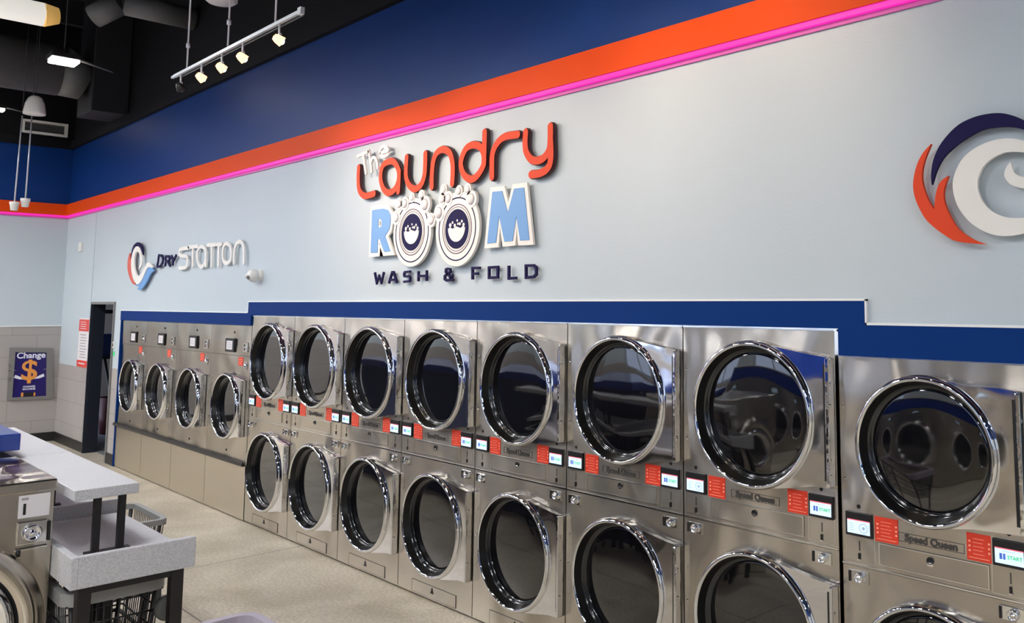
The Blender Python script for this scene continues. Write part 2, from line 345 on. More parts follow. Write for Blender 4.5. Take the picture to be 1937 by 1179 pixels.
D = {"laundry":[[[1.965,3.043],[1.963,2.959],[1.975,2.885],[2.008,2.839],[2.072,2.809],[2.15,2.808],[2.213,2.814]],[[2.429,3.039],[2.331,3.017],[2.3,2.933],[2.341,2.846],[2.417,2.802],[2.505,2.818],[2.557,2.881],[2.553,2.958],[2.494,3.021],[2.429,3.039]],[[2.562,2.949],[2.562,2.872],[2.557,2.801]],[[2.661,3.04],[2.655,2.956],[2.663,2.888],[2.707,2.829],[2.784,2.797],[2.858,2.819],[2.899,2.88],[2.907,2.953],[2.906,3.037]],[[2.997,2.793],[2.995,2.886],[3.01,2.974],[3.051,3.026],[3.127,3.041],[3.204,3.007],[3.241,2.939],[3.248,2.86],[3.244,2.791]],[[3.474,3.028],[3.391,3.008],[3.341,2.928],[3.37,2.847],[3.45,2.8],[3.526,2.815],[3.592,2.876],[3.596,2.944],[3.557,3.002],[3.474,3.028]],[[3.601,3.095],[3.601,2.996],[3.598,2.883]],[[3.687,2.791],[3.685,2.866],[3.689,2.94],[3.729,2.999],[3.811,3.036],[3.945,3.033]],[[4.023,3.036],[4.019,2.972],[4.031,2.913],[4.077,2.861],[4.137,2.845],[4.201,2.857],[4.247,2.9],[4.257,2.969],[4.256,3.039]],[[4.257,2.969],[4.264,2.87],[4.254,2.809],[4.218,2.778],[4.154,2.764],[4.081,2.766]]],"the":[[[1.966,3.129],[2.051,3.139],[2.134,3.145]],[[2.051,3.139],[2.077,3.064],[2.105,2.98]],[[2.133,3.156],[2.165,3.072],[2.19,2.984]],[[2.174,3.053],[2.201,3.09],[2.244,3.08],[2.267,3.042],[2.279,3.006]],[[2.313,3.112],[2.375,3.115],[2.421,3.12],[2.398,3.147],[2.343,3.158],[2.305,3.13],[2.327,3.092],[2.377,3.08],[2.426,3.089]]],"R":[[[2.191,2.688],[2.282,2.69],[2.358,2.688],[2.42,2.673],[2.46,2.633],[2.463,2.583],[2.449,2.527],[2.391,2.48],[2.471,2.363],[2.384,2.363],[2.316,2.459],[2.289,2.464],[2.288,2.362],[2.19,2.362]],[[2.287,2.612],[2.321,2.612],[2.338,2.591],[2.334,2.555],[2.291,2.545]]],"M":[[[3.695,2.694],[3.795,2.691],[3.857,2.545],[3.917,2.694],[4.014,2.692],[4.071,2.365],[3.984,2.366],[3.943,2.521],[3.909,2.368],[3.828,2.367],[3.769,2.533],[3.74,2.365],[3.65,2.364]]],"wash":[[[2.23,2.213],[2.262,2.134],[2.295,2.185],[2.331,2.135],[2.362,2.213]],[[2.437,2.129],[2.48,2.21],[2.497,2.21],[2.548,2.131]],[[2.46,2.153],[2.522,2.155]],[[2.725,2.208],[2.653,2.206],[2.643,2.196],[2.644,2.18],[2.655,2.175],[2.714,2.173],[2.724,2.165],[2.724,2.147],[2.716,2.14],[2.64,2.136]],[[2.831,2.208],[2.832,2.136]],[[2.934,2.212],[2.937,2.137]],[[2.832,2.173],[2.935,2.174]],[[3.26,2.135],[3.168,2.195],[3.171,2.211],[3.19,2.215],[3.218,2.211],[3.221,2.197],[3.158,2.166],[3.158,2.146],[3.182,2.136],[3.221,2.14],[3.253,2.173]],[[3.476,2.137],[3.474,2.212],[3.557,2.211]],[[3.475,2.174],[3.538,2.175]],[[3.652,2.21],[3.744,2.211],[3.744,2.146],[3.654,2.144],[3.652,2.21]],[[3.855,2.216],[3.857,2.136],[3.933,2.138]],[[4.024,2.211],[4.097,2.21],[4.12,2.197],[4.122,2.156],[4.098,2.141],[4.026,2.138],[4.024,2.211]]],"O":[{"c":[2.768,2.487],"R":[0.232,0.204,0.167,0.132]},{"c":[3.322,2.477],"R":[0.236,0.202,0.168,0.133]}],"bub":[[2.557,2.605,0.044],[2.591,2.702,0.037],[2.669,2.701,0.042],[2.762,2.735,0.029],[2.885,2.742,0.032],[2.933,2.672,0.051],[3.017,2.556,0.041],[3.109,2.6,0.05],[3.144,2.693,0.034],[3.216,2.691,0.041],[3.159,2.757,0.032],[3.34,2.73,0.033],[3.438,2.734,0.032],[3.48,2.664,0.048]],"dry":[[[-2.585,2.53],[-2.595,2.46],[-2.624,2.399]],[[-2.585,2.53],[-2.476,2.519],[-2.429,2.485],[-2.442,2.435],[-2.51,2.401],[-2.624,2.399]],[[-2.351,2.507],[-2.348,2.396]],[[-2.351,2.507],[-2.249,2.504],[-2.213,2.477],[-2.255,2.451],[-2.347,2.45]],[[-2.284,2.45],[-2.183,2.395]],[[-2.172,2.508],[-2.101,2.451]],[[-2.015,2.508],[-2.101,2.451],[-2.116,2.399]]],"station":[[[-1.641,2.57],[-1.814,2.572],[-1.902,2.559],[-1.906,2.515],[-1.843,2.495],[-1.721,2.487],[-1.665,2.462],[-1.662,2.39],[-1.73,2.364],[-1.891,2.363]],[[-1.642,2.58],[-1.384,2.577]],[[-1.517,2.578],[-1.496,2.371]],[[-1.271,2.569],[-1.367,2.541],[-1.383,2.476],[-1.347,2.399],[-1.267,2.36],[-1.183,2.376],[-1.144,2.448],[-1.167,2.532],[-1.271,2.569]],[[-1.145,2.457],[-1.133,2.365]],[[-1.112,2.576],[-0.897,2.572]],[[-0.996,2.572],[-0.976,2.36]],[[-0.862,2.571],[-0.747,2.57]],[[-0.816,2.571],[-0.796,2.359]],[[-0.611,2.57],[-0.686,2.543],[-0.704,2.468],[-0.669,2.4],[-0.587,2.375],[-0.502,2.403],[-0.488,2.468],[-0.525,2.535],[-0.611,2.57]],[[-0.411,2.369],[-0.416,2.465],[-0.388,2.542],[-0.3,2.573],[-0.217,2.534],[-0.19,2.456],[-0.183,2.362]]],"sw_navy":[[-3.542,2.541],[-3.523,2.623],[-3.466,2.681],[-3.386,2.706],[-3.32,2.714],[-3.245,2.699],[-3.173,2.667],[-3.119,2.616],[-3.095,2.551],[-3.153,2.605],[-3.237,2.654],[-3.32,2.674],[-3.403,2.653],[-3.468,2.599],[-3.519,2.546]],"sw_white":[[-3.19,2.393],[-3.125,2.446],[-3.135,2.521],[-3.209,2.607],[-3.322,2.631],[-3.408,2.585],[-3.443,2.5],[-3.412,2.39],[-3.329,2.302],[-3.205,2.256],[-3.082,2.296],[-2.982,2.368],[-2.866,2.427],[-2.715,2.397]],"sw_red":[[-3.652,2.441],[-3.645,2.534],[-3.597,2.593],[-3.561,2.548],[-3.559,2.504],[-3.516,2.529],[-3.506,2.436],[-3.456,2.315],[-3.322,2.205],[-3.415,2.217],[-3.54,2.29],[-3.625,2.374]],"sw_blue":[[-3.316,2.226],[-3.202,2.24],[-3.048,2.285],[-2.935,2.367],[-2.815,2.4],[-2.669,2.358],[-2.786,2.321],[-2.883,2.25],[-2.997,2.179],[-3.125,2.138],[-3.236,2.152],[-3.152,2.176],[-3.311,2.199],[-3.23,2.212]],"b_navy":[[6.617,2.458],[6.616,2.502],[6.627,2.557],[6.653,2.61],[6.692,2.654],[6.737,2.688],[6.792,2.707],[6.846,2.713],[6.898,2.709],[6.943,2.693],[6.981,2.67],[7.018,2.635],[7.044,2.594],[7.053,2.553],[7.027,2.591],[7.001,2.62],[6.969,2.639],[6.93,2.651],[6.885,2.656],[6.838,2.655],[6.79,2.641],[6.74,2.617],[6.702,2.591],[6.667,2.561],[6.64,2.518],[6.624,2.476]],"b_orange":[[6.62,2.625],[6.585,2.593],[6.557,2.546],[6.54,2.484],[6.54,2.434],[6.555,2.382],[6.585,2.324],[6.622,2.285],[6.665,2.251],[6.702,2.228],[6.75,2.217],[6.826,2.207],[6.774,2.231],[6.721,2.272],[6.687,2.329],[6.667,2.386],[6.667,2.435],[6.687,2.488],[6.654,2.467],[6.634,2.425],[6.624,2.358],[6.601,2.397],[6.58,2.462],[6.578,2.512],[6.59,2.561]],"b_white":[[7.04,2.503],[7.015,2.546],[6.972,2.57],[6.905,2.58],[6.834,2.56],[6.782,2.518],[6.755,2.451],[6.768,2.377],[6.813,2.314],[6.881,2.275],[6.959,2.27],[7.025,2.288],[7.069,2.33]],"b_inner":[[6.93,2.517],[6.913,2.497],[6.904,2.466],[6.921,2.435],[6.949,2.418],[6.976,2.411],[7.009,2.415],[7.031,2.435],[7.005,2.447],[6.967,2.456],[6.945,2.47],[6.935,2.492]]}

# ================================================================ THE SETTING
XC = -6.72
MW = .876           # width of one stacked dryer
YW = .14            # wall thickness
ROOM_X1, ROOM_Y0, ZC = 14.0, -10.0, 6.2
f = MB(); f.box(XC-.2, ROOM_X1+.2, ROOM_Y0-.2, 4.0, -.1, 0, M['floor']); struct(f.build('floor'))
f = MB(); f.box(XC-.2, ROOM_X1+.2, ROOM_Y0-.2, YW, ZC, ZC+.1, M['ceiling_black'])
for x in (-5.6, -3.2, -.8, 1.6, 4.0, 6.4, 8.8, 11.2):
    f.box(x-.05, x+.05, ROOM_Y0, 0, ZC-.35, ZC, M['ceiling_black'])
struct(f.build('ceiling'))
Z_WHITE, Z_FAS0, Z_FAS1, Z_BLUE = 3.225, 3.274, 3.440, 4.27
b = MB()
def wall_y(x0, x1, z0, z1, tile=0):
    zs = [(0, tile, 'tile'), (tile, 3.3, 'white_paint'), (3.3, Z_BLUE, 'blue_paint'), (Z_BLUE, ZC, 'black_paint')]
    for a, c, m in zs:
        a, c = max(a, z0), min(c, z1)
        if c > a: b.box(x0, x1, 0, YW, a, c, M[m])
wall_y(XC-.2, -5.183, 0, ZC, 1.11); wall_y(-5.183, -4.206, 1.968, ZC); wall_y(-4.206, -3.90, 0, ZC, 1.17)
wall_y(-3.90, -.07, 1.80, ZC); wall_y(-.07, 6.28, 1.90, ZC); wall_y(6.28, 6.95, 1.80, ZC); wall_y(6.95, ROOM_X1, 0, ZC)
struct(b.build('wall_back'))
b = MB()
for a, c, m in ((0, 1.653, 'tile'), (1.653, 3.3, 'white_paint'), (3.3, Z_BLUE+.0, 'blue_paint'), (Z_BLUE, ZC, 'black_paint')):
    b.box(XC-.14, XC, ROOM_Y0, 0, a, c, M[m])
b.box(XC, XC+.008, ROOM_Y0, 0, 1.648, 1.66, M['white_trim'])
struct(b.build('wall_left'))
b = MB()
b.box(ROOM_X1, ROOM_X1+.14, ROOM_Y0, YW, 0, 1.65, M['tile']); b.box(ROOM_X1, ROOM_X1+.14, ROOM_Y0, YW, 1.65, 3.3, M['white_paint']); b.box(ROOM_X1, ROOM_X1+.14, ROOM_Y0, YW, 3.3, ZC, M['blue_paint'])
struct(b.build('wall_right'))
# shop front opposite the dryers: windows between white piers, blue band above
WN = [(-4.8, -2.6), (-1.6, .6), (3.2, 5.4), (6.4, 8.6), (9.6, 11.8)]
b = MB(); x = XC
for x0, x1 in WN+[(ROOM_X1, ROOM_X1)]:
    b.box(x, x0, ROOM_Y0-.14, ROOM_Y0, 0, 1.2, M['tile']); b.box(x, x0, ROOM_Y0-.14, ROOM_Y0, 1.2, 2.9, M['white_paint']); x = x1
for x0, x1 in WN: b.box(x0, x1, ROOM_Y0-.14, ROOM_Y0, 0, .9, M['tile'])
b.box(XC, ROOM_X1, ROOM_Y0-.14, ROOM_Y0, 2.9, 3.3, M['white_paint']); b.box(XC, ROOM_X1, ROOM_Y0-.14, ROOM_Y0, 3.3, ZC, M['blue_paint'])
struct(b.build('wall_front'))
for k, (x0, x1) in enumerate(WN):
    b = MB()
    for a, c in ((x0, x0+.06), (x1-.06, x1), ((x0+x1)/2-.03, (x0+x1)/2+.03)): b.box(a, c, ROOM_Y0-.11, ROOM_Y0-.03, .9, 2.9, M['silver'])
    b.box(x0, x1, ROOM_Y0-.11, ROOM_Y0-.03, .9, .96, M['silver']); b.box(x0, x1, ROOM_Y0-.11, ROOM_Y0-.03, 2.84, 2.9, M['silver'])
    wo = struct(b.build('window_%d' % (k+1)))
    p = MB(); p.box(x0+.05, x1-.05, ROOM_Y0-.075, ROOM_Y0-.065, .95, 2.85, M['glass']); p.build('pane', wo)
f = MB(); f.box(-20, 28, -40, ROOM_Y0-.2, -.12, -.02, M['asphalt']); tag(f.build('ground'), kind='structure')

# fascia: orange band with the magenta light strip under it
b = MB(); b.box(XC+.045, ROOM_X1, -.045, 0, Z_FAS0, Z_FAS1, M['orange_paint']); b.box(XC, XC+.045, ROOM_Y0, 0, Z_FAS0, Z_FAS1, M['orange_paint'])
struct(b.build('trim_1'))
b = MB(); b.box(XC+.035, ROOM_X1-.003, -.035, -.002, Z_FAS0-.026, Z_FAS0, M['led']); b.box(XC+.002, XC+.035, ROOM_Y0+.003, -.002, Z_FAS0-.026, Z_FAS0, M['led'])
b.box(XC+.012, ROOM_X1-.003, -.012, -.002, Z_WHITE, Z_FAS0-.026, M['glow_channel']); b.box(XC+.002, XC+.012, ROOM_Y0+.003, -.002, Z_WHITE, Z_FAS0-.026, M['glow_channel'])
lo = b.build('led_strip'); tag(lo, 'thin glowing magenta light strip running under the orange band', 'light strip')
# crown strip at the top of the blue band
b = MB(); b.box(XC, ROOM_X1, -.05, 0, Z_BLUE, Z_BLUE+.12, M['black_paint']); b.box(XC, XC+.05, ROOM_Y0, 0, Z_BLUE, Z_BLUE+.12, M['black_paint'])
struct(b.build('trim_2'))
# blue stepped surround over the machines
b = MB()
top = [(-3.895, 0), (-3.895, 1.775), (-3.912, 1.775), (-3.912, 1.890), (-.074, 1.890), (-.074, 1.993), (6.288, 1.993), (6.288, 1.890), (ROOM_X1, 1.890), (ROOM_X1, 1.757), (6.155, 1.757), (6.155, 1.872), (-.012, 1.872), (-.012, 1.775), (-3.874, 1.775), (-3.874, 0)]
b.prism([top], -.014, .03, M['trim_blue'])
for x0, x1, z in ((-3.92, -.074, 1.890), (-.074, 6.296, 1.993), (6.288, ROOM_X1, 1.890)): b.box(x0, x1, -.018, 0, z, z+.010, M['white_trim'])  # white cap strips stand in for the bright line of the lit ledge
b.box(6.288, 6.296, -.018, 0, 1.89, 2.0, M['white_trim']); b.box(-.082, -.074, -.018, 0, 1.89, 2.003, M['white_trim'])
struct(b.build('trim_3'))
b = MB(); b.box(XC, -5.19, -.012, 0, 0, .13, M['floor_black']); b.box(-4.19, -3.912, -.012, 0, 0, .13, M['floor_black'])
b.box(6.95, ROOM_X1, -.012, 0, 0, .13, M['floor_black']); struct(b.build('baseboard_back'))
b = MB(); b.box(XC, XC+.012, ROOM_Y0, -.012, 0, .13, M['floor_black']); struct(b.build('baseboard_left'))
# shallow column crease on the wall above the doorway
b = MB(); b.box(-5.30, -5.27, -.006, 0, 1.98, 3.22, M['white_paint']); struct(b.build('trim_4'))
# doorway
b = MB()
b.box(-5.213, -5.183, -.02, .15, 0, 1.998, M['navy_frame']); b.box(-5.183, -5.170, .0, .15, 0, 1.968, M['navy_frame'])
b.box(-5.213, -4.18, -.02, .16, 1.968, 2.0, M['grey_metal']); b.box(-4.206, -4.18, -.02, .16, 0, 1.968, M['grey_metal'])
struct(b.build('door_1'))
# back room seen through the doorway
b = MB(); b.box(-9.2, -3.95, 3.4, 3.5, 0, 2.8, M['room_wall']); b.box(-9.3, -9.2, .14, 3.5, 0, 2.8, M['room_wall']); b.box(-4.0, -3.92, .14, 3.5, 0, 2.8, M['room_wall']); b.box(-9.3, -3.92, .14, 3.5, 2.8, 2.9, M['ceiling_black'])
struct(b.build('wall_storeroom'))
b = MB(); b.box(-9.2, -4.0, .14, 3.4, .0, .005, M['asphalt']); struct(b.build('trim_5'))
sh = empty('storage_shelf', (-7.7, .9, 0), 'black shelf frame in the dark back room behind the doorway', 'shelf')
b = MB(); b.box(-.2, .2, -.7, .7, 1.10, 1.14, M['black_metal']); b.build('board', sh)
b = MB(); b.box(-.2, .2, -.7, .7, 1.82, 1.88, M['black_metal']); b.build('board', sh)
for yy in (-.65, .65):
    b = MB(); b.box(-.03, .03, yy-.03, yy+.03, .006, 2.3, M['black_metal']); b.build('post', sh)
b = MB(); b.tube((.1, -.07, 1.10), (.25, .1, .0), .02, M['black_metal']); b.build('brace', sh)
for k, (y, h, lab) in enumerate(((.80, .33, 'dark blue storage bin on the back room shelf, left of two'), (1.06, .36, 'dark blue taller storage bin on the back room shelf, right of two'))):
    b = MB(); b.prism([rrect(-.13, .13, -.12, .12, .03)], 0, h, M['dark_blue'], plane='xy'); b.prism([rrect(-.14, .14, -.125, .125, .03)], h, h+.02, M['dark_blue'], plane='xy')
    tag(b.build('storage_bin', loc=(-7.66, y, 1.142)), lab, 'bin', 'storage bins in the back room')
bu = empty('mop_bucket', (-6.9, .78, .005), 'dark red bucket on the back room floor behind the doorway', 'bucket')
b = MB(); b.lathe([(.0, 0), (.15, 0), (.19, .55), (.18, .55), (.14, .02), (0, .02)], M['red_plastic'], axis='z', n=32); b.build('tub', bu)
b = MB(); b.path([(-.19, 0, .53), (-.12, 0, .68), (.12, 0, .68), (.19, 0, .53)], .008, M['black_metal']); b.build('handle', bu)
cl = empty('storeroom_fill_light', (-7.9, 1.9, 2.74), 'unseen fill light added on the back room ceiling behind the doorway', 'ceiling light')  # unseen fill light, added to brighten the dark back room
b = MB(); b.box(-.3, .3, -.1, .1, .02, .06, M['black_metal']); b.build('housing', cl)
b = MB(); b.box(-.28, .28, -.08, .08, .0, .02, M['store_fill']); b.build('light_panel', cl)

# ================================================================ DRYERS
def door_parts(parent, cx, cz, R, ex, tall, name='door'):
    """round chrome door at (cx,cz); plate reaches ex to the right with half height tall"""
    b = MB()
    b.lathe([(R, .004), (R+.003, -.028), (R, -.046), (R-.007, -.057), (R-.014, -.060), (R-.020, -.058), (R-.024, -.052)], M['chrome'], (cx, 0, cz), n=96)
    d = b.build(name, parent)
    b = MB(); b.lathe([(R-.024, -.052), (R-.034, -.026), (R-.040, -.012)], M['gasket_grey'], (cx, 0, cz), n=96)
    b.lathe([(R-.040, -.012), (R-.0445, -.010), (R-.046, .0), (R-.0475, -.001), (R-.056, .014)], M['bezel'], (cx, 0, cz), n=96); b.build('door_gasket', d)
    b = MB(); r = R-.054
    b.lathe([(r, .013), (r*.985, .010), (r*.95, .0088), (r*.6, .0075), (r*.3, .0072), (.001, .007)], M['door_glass'], (cx, 0, cz), n=96); b.build('door_glass', d)
    # plate between ring and opening edge
    a0 = math.radians(72); pts = [(R*math.cos(a0), R*math.sin(a0)*1.0), (R*.62, R*.90), (ex*.8, tall*1.03), (ex, tall), (ex, -tall), (ex*.8, -tall*1.01), (R*.62, -R*.90), (R*math.cos(a0), -R*math.sin(a0))]
    inner = [((R-.01)*math.cos(t), (R-.01)*math.sin(t)) for t in [math.radians(-72+144*k/24) for k in range(25)]]
    poly = [(cx+x, cz+z) for x, z in pts+inner]
    b = MB(); b.prism([poly], -.036, -.006, M['chrome'], M['chrome_plate']); b.build('door_plate', d, bevel=.003)
    b = MB(); b.box(cx+ex-.004, cx+ex+.012, -.052, -.002, cz-tall+.005, cz+tall-.005, M['chrome'], .003); b.box(cx+ex-.020, cx+ex-.010, -.039, -.034, cz-tall+.03, cz+tall-.03, M['black'])
    b.tube((cx+ex+.004, -.035, cz+tall*.55), (cx+ex+.004, -.035, cz+tall*.62), .010, M['chrome']); b.tube((cx+ex+.004, -.035, cz-tall*.62), (cx+ex+.004, -.035, cz-tall*.55), .010, M['chrome'])
    b.build('door_handle', d)
    return d
def screen(parent, x0, x1, z0, z1, dial=False):
    b = MB(); b.box(x0, x1, -.012, .0, z0, z1, M['black'], .002); w, h = x1-x0, z1-z0
    s = b.build('control_screen', parent)
    b = MB(); y = -.0135
    b.box(x0+w*.08, x1-w*.06, y, -.012, z0+h*.12, z1-h*.30, M['screen_lit']); b.box(x0+w*.08, x1-w*.06, y-.0006, -.012, z1-h*.335, z1-h*.30, M['screen_red'])
    if dial:
        b.lathe([(h*.2, 0), (h*.2, -.001), (h*.175, -.001), (h*.175, 0)], M['screen_grey'], (x0+w*.70, y, z0+h*.38), n=32)
        b.lathe([(h*.07, 0), (h*.05, -.001), (.0001, -.001)], M['screen_grey'], (x0+w*.70, y, z0+h*.38), n=16)
        for k in range(4): b.box(x0+w*.16, x0+w*(.34-.03*(k % 2)), y-.0006, y, z0+h*(.24+.09*k), z0+h*(.26+.09*k), M['screen_grey'])
    else:
        b.box(x0+w*.22, x0+w*.30, y-.0006, y, z0+h*.28, z0+h*.50, M['screen_blue']); b.box(x0+w*.33, x0+w*.40, y-.0006, y, z0+h*.28, z0+h*.50, M['screen_blue'])
        b.text('START', h*.19, front(x0+w*.68, y-.0005, z0+h*.38), M['screen_green'], .0003, .0005)
        b.box(x0+w*.30, x0+w*.70, y-.0006, y, z0+h*.585, z0+h*.60, M['screen_grey'])
    b.build('display', s)
def sticker(parent, x0, x1, z0, z1):
    b = MB(); b.box(x0, x1, -.0022, 0, z0, z1, M['sticker']); w, h = x1-x0, z1-z0; y = -.0028
    for q in (.08, .88):
        for k in range(3): b.box(x0+w*q, x0+w*(q+.08), y, -.002, z0+h*(.66-.17*k), z0+h*(.73-.17*k), M['sticker_print'])
    for k in range(5): b.box(x0+w*.26, x0+w*(.72-.06*(k % 2)), y, -.002, z0+h*(.80-.14*k), z0+h*(.815-.14*k), M['sticker_print'])
    b.box(x0+w*.08, x0+w*.92, y, -.002, z0+h*.10, z0+h*.12, M['sticker_print'])
    b.build('price_sticker', parent)
def coin_lock(parent, x0, x1, z0, z1):
    b = MB(); b.box(x0, x1, -.006, .0, z0, z1, M['line'], .0015); cx, cz = x0+(x1-x0)*.55, (z0+z1)/2; r = (z1-z0)*.40
    b.lathe([(r, -.005), (r, -.02), (r*.8, -.026), (r*.72, -.018), (r*.4, -.018), (r*.35, -.024), (.0005, -.024)], M['chrome'], (cx, 0, cz), n=28)
    b.box(x0-.004, x0+.006, -.010, 0, z0+.004, z1-.004, M['black']); b.build('service_lock', parent)
def fr(b, x0, x1, z0, z1, m, t=.0022, y=-.0012):
    b.box(x0, x1, y, 0, z1-t, z1, M[m]); b.box(x0, x1, y, 0, z0, z0+t, M[m]); b.box(x0, x0+t, y, 0, z0+t, z1-t, M[m]); b.box(x1-t, x1, y, 0, z0+t, z1-t, M[m])
def stack_dryer(W, H, R, zu, zl, dz, px, ex, tall, dials, label, loc, group):
    """px: x positions (screen0, screen1, sticker0, sticker1, drawer0, drawer1, sticker2, sticker3, screen2, screen3, lock cx)"""
    root = empty('stacked_dryer', loc, label, 'tumble dryer', group)
    cx = W*.505 if px is None else px[-1]
    b = MB(); g = .0035
    cxd = cx
    b.prism([[(g, .016), (W-g, .016), (W-g, H), (g, H)], circle(cxd, zu, R-.045), circle(cxd, zl, R-.045)], 0, .02, M['steel'])
    b.box(g, W-g, .03, .88, .02, H-.005, M['black']); b.box(0.02, W-.02, .03, .8, 0, .02, M['black'])
    b.box(g, g+.01, .02, .6, .016, H, M['steel']); b.box(W-g-.01, W-g, .02, .6, .016, H, M['steel']); b.box(g, W-g, .02, .6, H-.01, H, M['steel'])
    b.box(g, W-g, -.004, 0, H-.006, H, M['line'])
    zd = .930+dz
    b.box(g, W-g, -.005, 0, zd-.003, zd+.003, M['line']); b.box(g, W-g, -.002, 0, zd-.006, zd-.003, M['seam'])
    for x, z in ((px[0]+.058, 1.172+dz), (px[8]+.06, 1.172+dz)): b.disc(.009, M['black'], (x, -.001, z), n=20)
    for z in (H-.22, zu-.16, zl+.02): b.lathe([(.006, 0), (.004, -.004), (.0003, -.005)], M['chrome'], (.022, 0, z), n=12)
    for x in (px[0]+.058, px[8]+.06):
        b.box(x-.002, x+.002, -.0015, 0, .99+dz, 1.03+dz, M['seam']); b.box(x-.006, x+.003, -.004, 0, .957+dz, .980+dz, M['black']); b.box(x-.008, x+.005, -.006, 0, .951+dz, .956+dz, M['line'])
    fr(b, px[0]-.004, px[1]+.008, .945+dz, 1.152+dz, 'line', .0018); fr(b, px[8]-.008, min(px[9]+.004, W-.01), .945+dz, 1.152+dz, 'line', .0018)
    b.build('cabinet', root)
    door_parts(root, cx, zu, R, ex, tall); door_parts(root, cx, zl, R, ex, tall)
    screen(root, px[0], px[1], 1.050+dz, 1.148+dz, dials); screen(root, px[8], px[9], 1.050+dz, 1.148+dz, False)
    sticker(root, px[2], px[3], 1.046+dz, 1.146+dz); sticker(root, px[6], px[7], 1.048+dz, 1.150+dz)
    b = MB(); b.box(px[4], px[5], -.004, 0, .952+dz, 1.040+dz, M['steel'], .001); fr(b, px[4], px[5], .952+dz, 1.040+dz, 'line', .003, -.0062)
    lp = b.build('lint_panel', root); c = (px[4]+px[5])/2-.005
    b = MB(); b.lathe([(.0145, -.004), (.0145, -.010), (.012, -.010), (.012, -.007), (.0003, -.007)], M['black'], (c, 0, 1.012+dz), n=24); b.box(c-.012, c+.012, -.008, -.004, .990+dz, 1.005+dz, M['line'], .002); b.build('key_lock', lp)
    b = MB(); q = (px[3]+px[6])/2-.005; b.text('Speed Queen', .040, front(q, -.002, 1.082+dz), M['seam'], .0012, .0012)
    fr(b, q-.137, q+.137, 1.064+dz, 1.100+dz, 'seam', .0018, -.0015); b.build('maker_badge', root)
    coin_lock(root, px[0]+.012, px[0]+.098, .856+dz, .908+dz); coin_lock(root, W-.128, W-.040, .856+dz, .908+dz)
    b = MB(); b.box(W*.21, W*.80, -.003, 0, .026, .106, M['steel'], .001); fr(b, W*.21, W*.80, .026, .106, 'seam', .0016, -.0036); kp = b.build('kick_panel', root)
    b = MB(); c = W*.49; b.prism([[(c-.017, .058), (c+.017, .058), (c, .096)]], -.0060, -.003, M['black']); b.build('warning_mark', kp)
    return root
PX = (.022, .145, .160, .262, .180, .700, .617, .722, .731, .853, .442)
names = ['furthest stacked dryer, next to the raised front-load washers', 'stacked dryer second in from the raised washers, just left of the big sign', 'stacked dryer under the words WASH on the wall, third in from the washers',
         'stacked dryer below the ampersand and FOLD lettering, fourth in from the washers', 'stacked dryer with the big sign\'s right edge above it, fifth in from the washers', 'stacked dryer to the right of the big sign, sixth in from the raised washers']
proto = stack_dryer(MW, 1.868, .340, 1.467, .506, 0, PX, .412, .280, False, names[0], (0, 0, 0), 'stainless stacked dryers')
for i in range(1, 6):
    c = copy_tree(proto); c.location = (i*MW, 0, 0); c['label'] = names[i]
stack_dryer(MW, 1.868, .340, 1.467, .506, 0, PX, .412, .280, True, 'last tall stacked dryer, just left of the step down in the blue trim', (6*MW, 0, 0), 'stainless stacked dryers')
stack_dryer(.795, 1.757, .300, 1.392, .497, -.05, (.026, .148, .158, .262, .176, .630, .546, .640, .648, .770, .398), .375, .262, True, 'shorter stacked dryer at the right edge of the photo with smaller round door', (6.134, .016, 0), None)

# ================================================================ RAISED WASHERS ALONG THE WALL
def wall_washer():
    root = empty('front_load_washer', (0, 0, .53), '', 'washing machine', 'raised wall washers')
    W, z0 = .969, .53
    b = MB(); g = .003
    b.prism([[(g, 0), (W-g, 0), (W-g, 1.24), (g, 1.24)], circle(.505, .475, .27)], 0, .02, M['steel'])
    b.box(g, W-g, .03, .85, 0, 1.235, M['black']); b.box(g, W-g, .02, .5, 1.23, 1.24, M['steel'])
    b.box(.02, W-.02, -.001, 0, .955, .958, M['seam'])
    b.box(.20, .46, -.002, 0, 1.02, 1.024, M['line'])
    for x, z in ((.57, 1.175), (.5, .06)): b.lathe([(.011, 0), (.011, -.004), (.0003, -.005)], M['black'], (x, 0, z), n=12)
    b.build('cabinet', root)
    d = door_parts(root, .505, .475, .312, .375, .26)
    b = MB(); b.box(.39, .60, -.014, 0, .985, 1.115, M['black'], .003); s = b.build('control_screen', root)
    b = MB(); b.box(.425, .565, -.0155, -.014, 1.008, 1.092, M['paper']); b.box(.45, .54, -.0162, -.014, 1.03, 1.034, M['print_grey']); b.box(.45, .54, -.0162, -.014, 1.05, 1.054, M['print_grey']); b.box(.45, .52, -.0162, -.014, 1.07, 1.074, M['print_grey']); b.build('display', s)
    b = MB(); b.box(.695, .80, -.0025, 0, .865, .945, M['sticker']); b.box(.71, .785, -.003, 0, .90, .904, M['sticker_print']); b.box(.71, .785, -.003, 0, .92, .924, M['sticker_print']); b.box(.71, .77, -.003, 0, .88, .884, M['sticker_print']); b.build('price_sticker', root)
    b = MB(); b.box(.80, .90, -.010, 0, .995, 1.085, M['line'], .004); b.box(.835, .842, -.014, -.01, 1.01, 1.07, M['black']); b.lathe([(.016, -.01), (.012, -.022), (.0003, -.022)], M['chrome'], (.875, 0, 1.04), n=16); b.build('coin_slot', root)
    b = MB(); b.lathe([(.028, 0), (.028, -.012), (.018, -.018), (.0003, -.018)], M['chrome'], (.865, 0, .868), n=20); b.box(.83, .90, -.004, 0, .83, .905, M['line'], .003); b.build('service_lock', root)
    return root
wl = ['leftmost wall washer, beside the doorway', 'second wall washer from the doorway, on the raised steel base', 'wall washer second to the left of the stacked dryers', 'wall washer right beside the first stacked dryer']
pw = wall_washer()
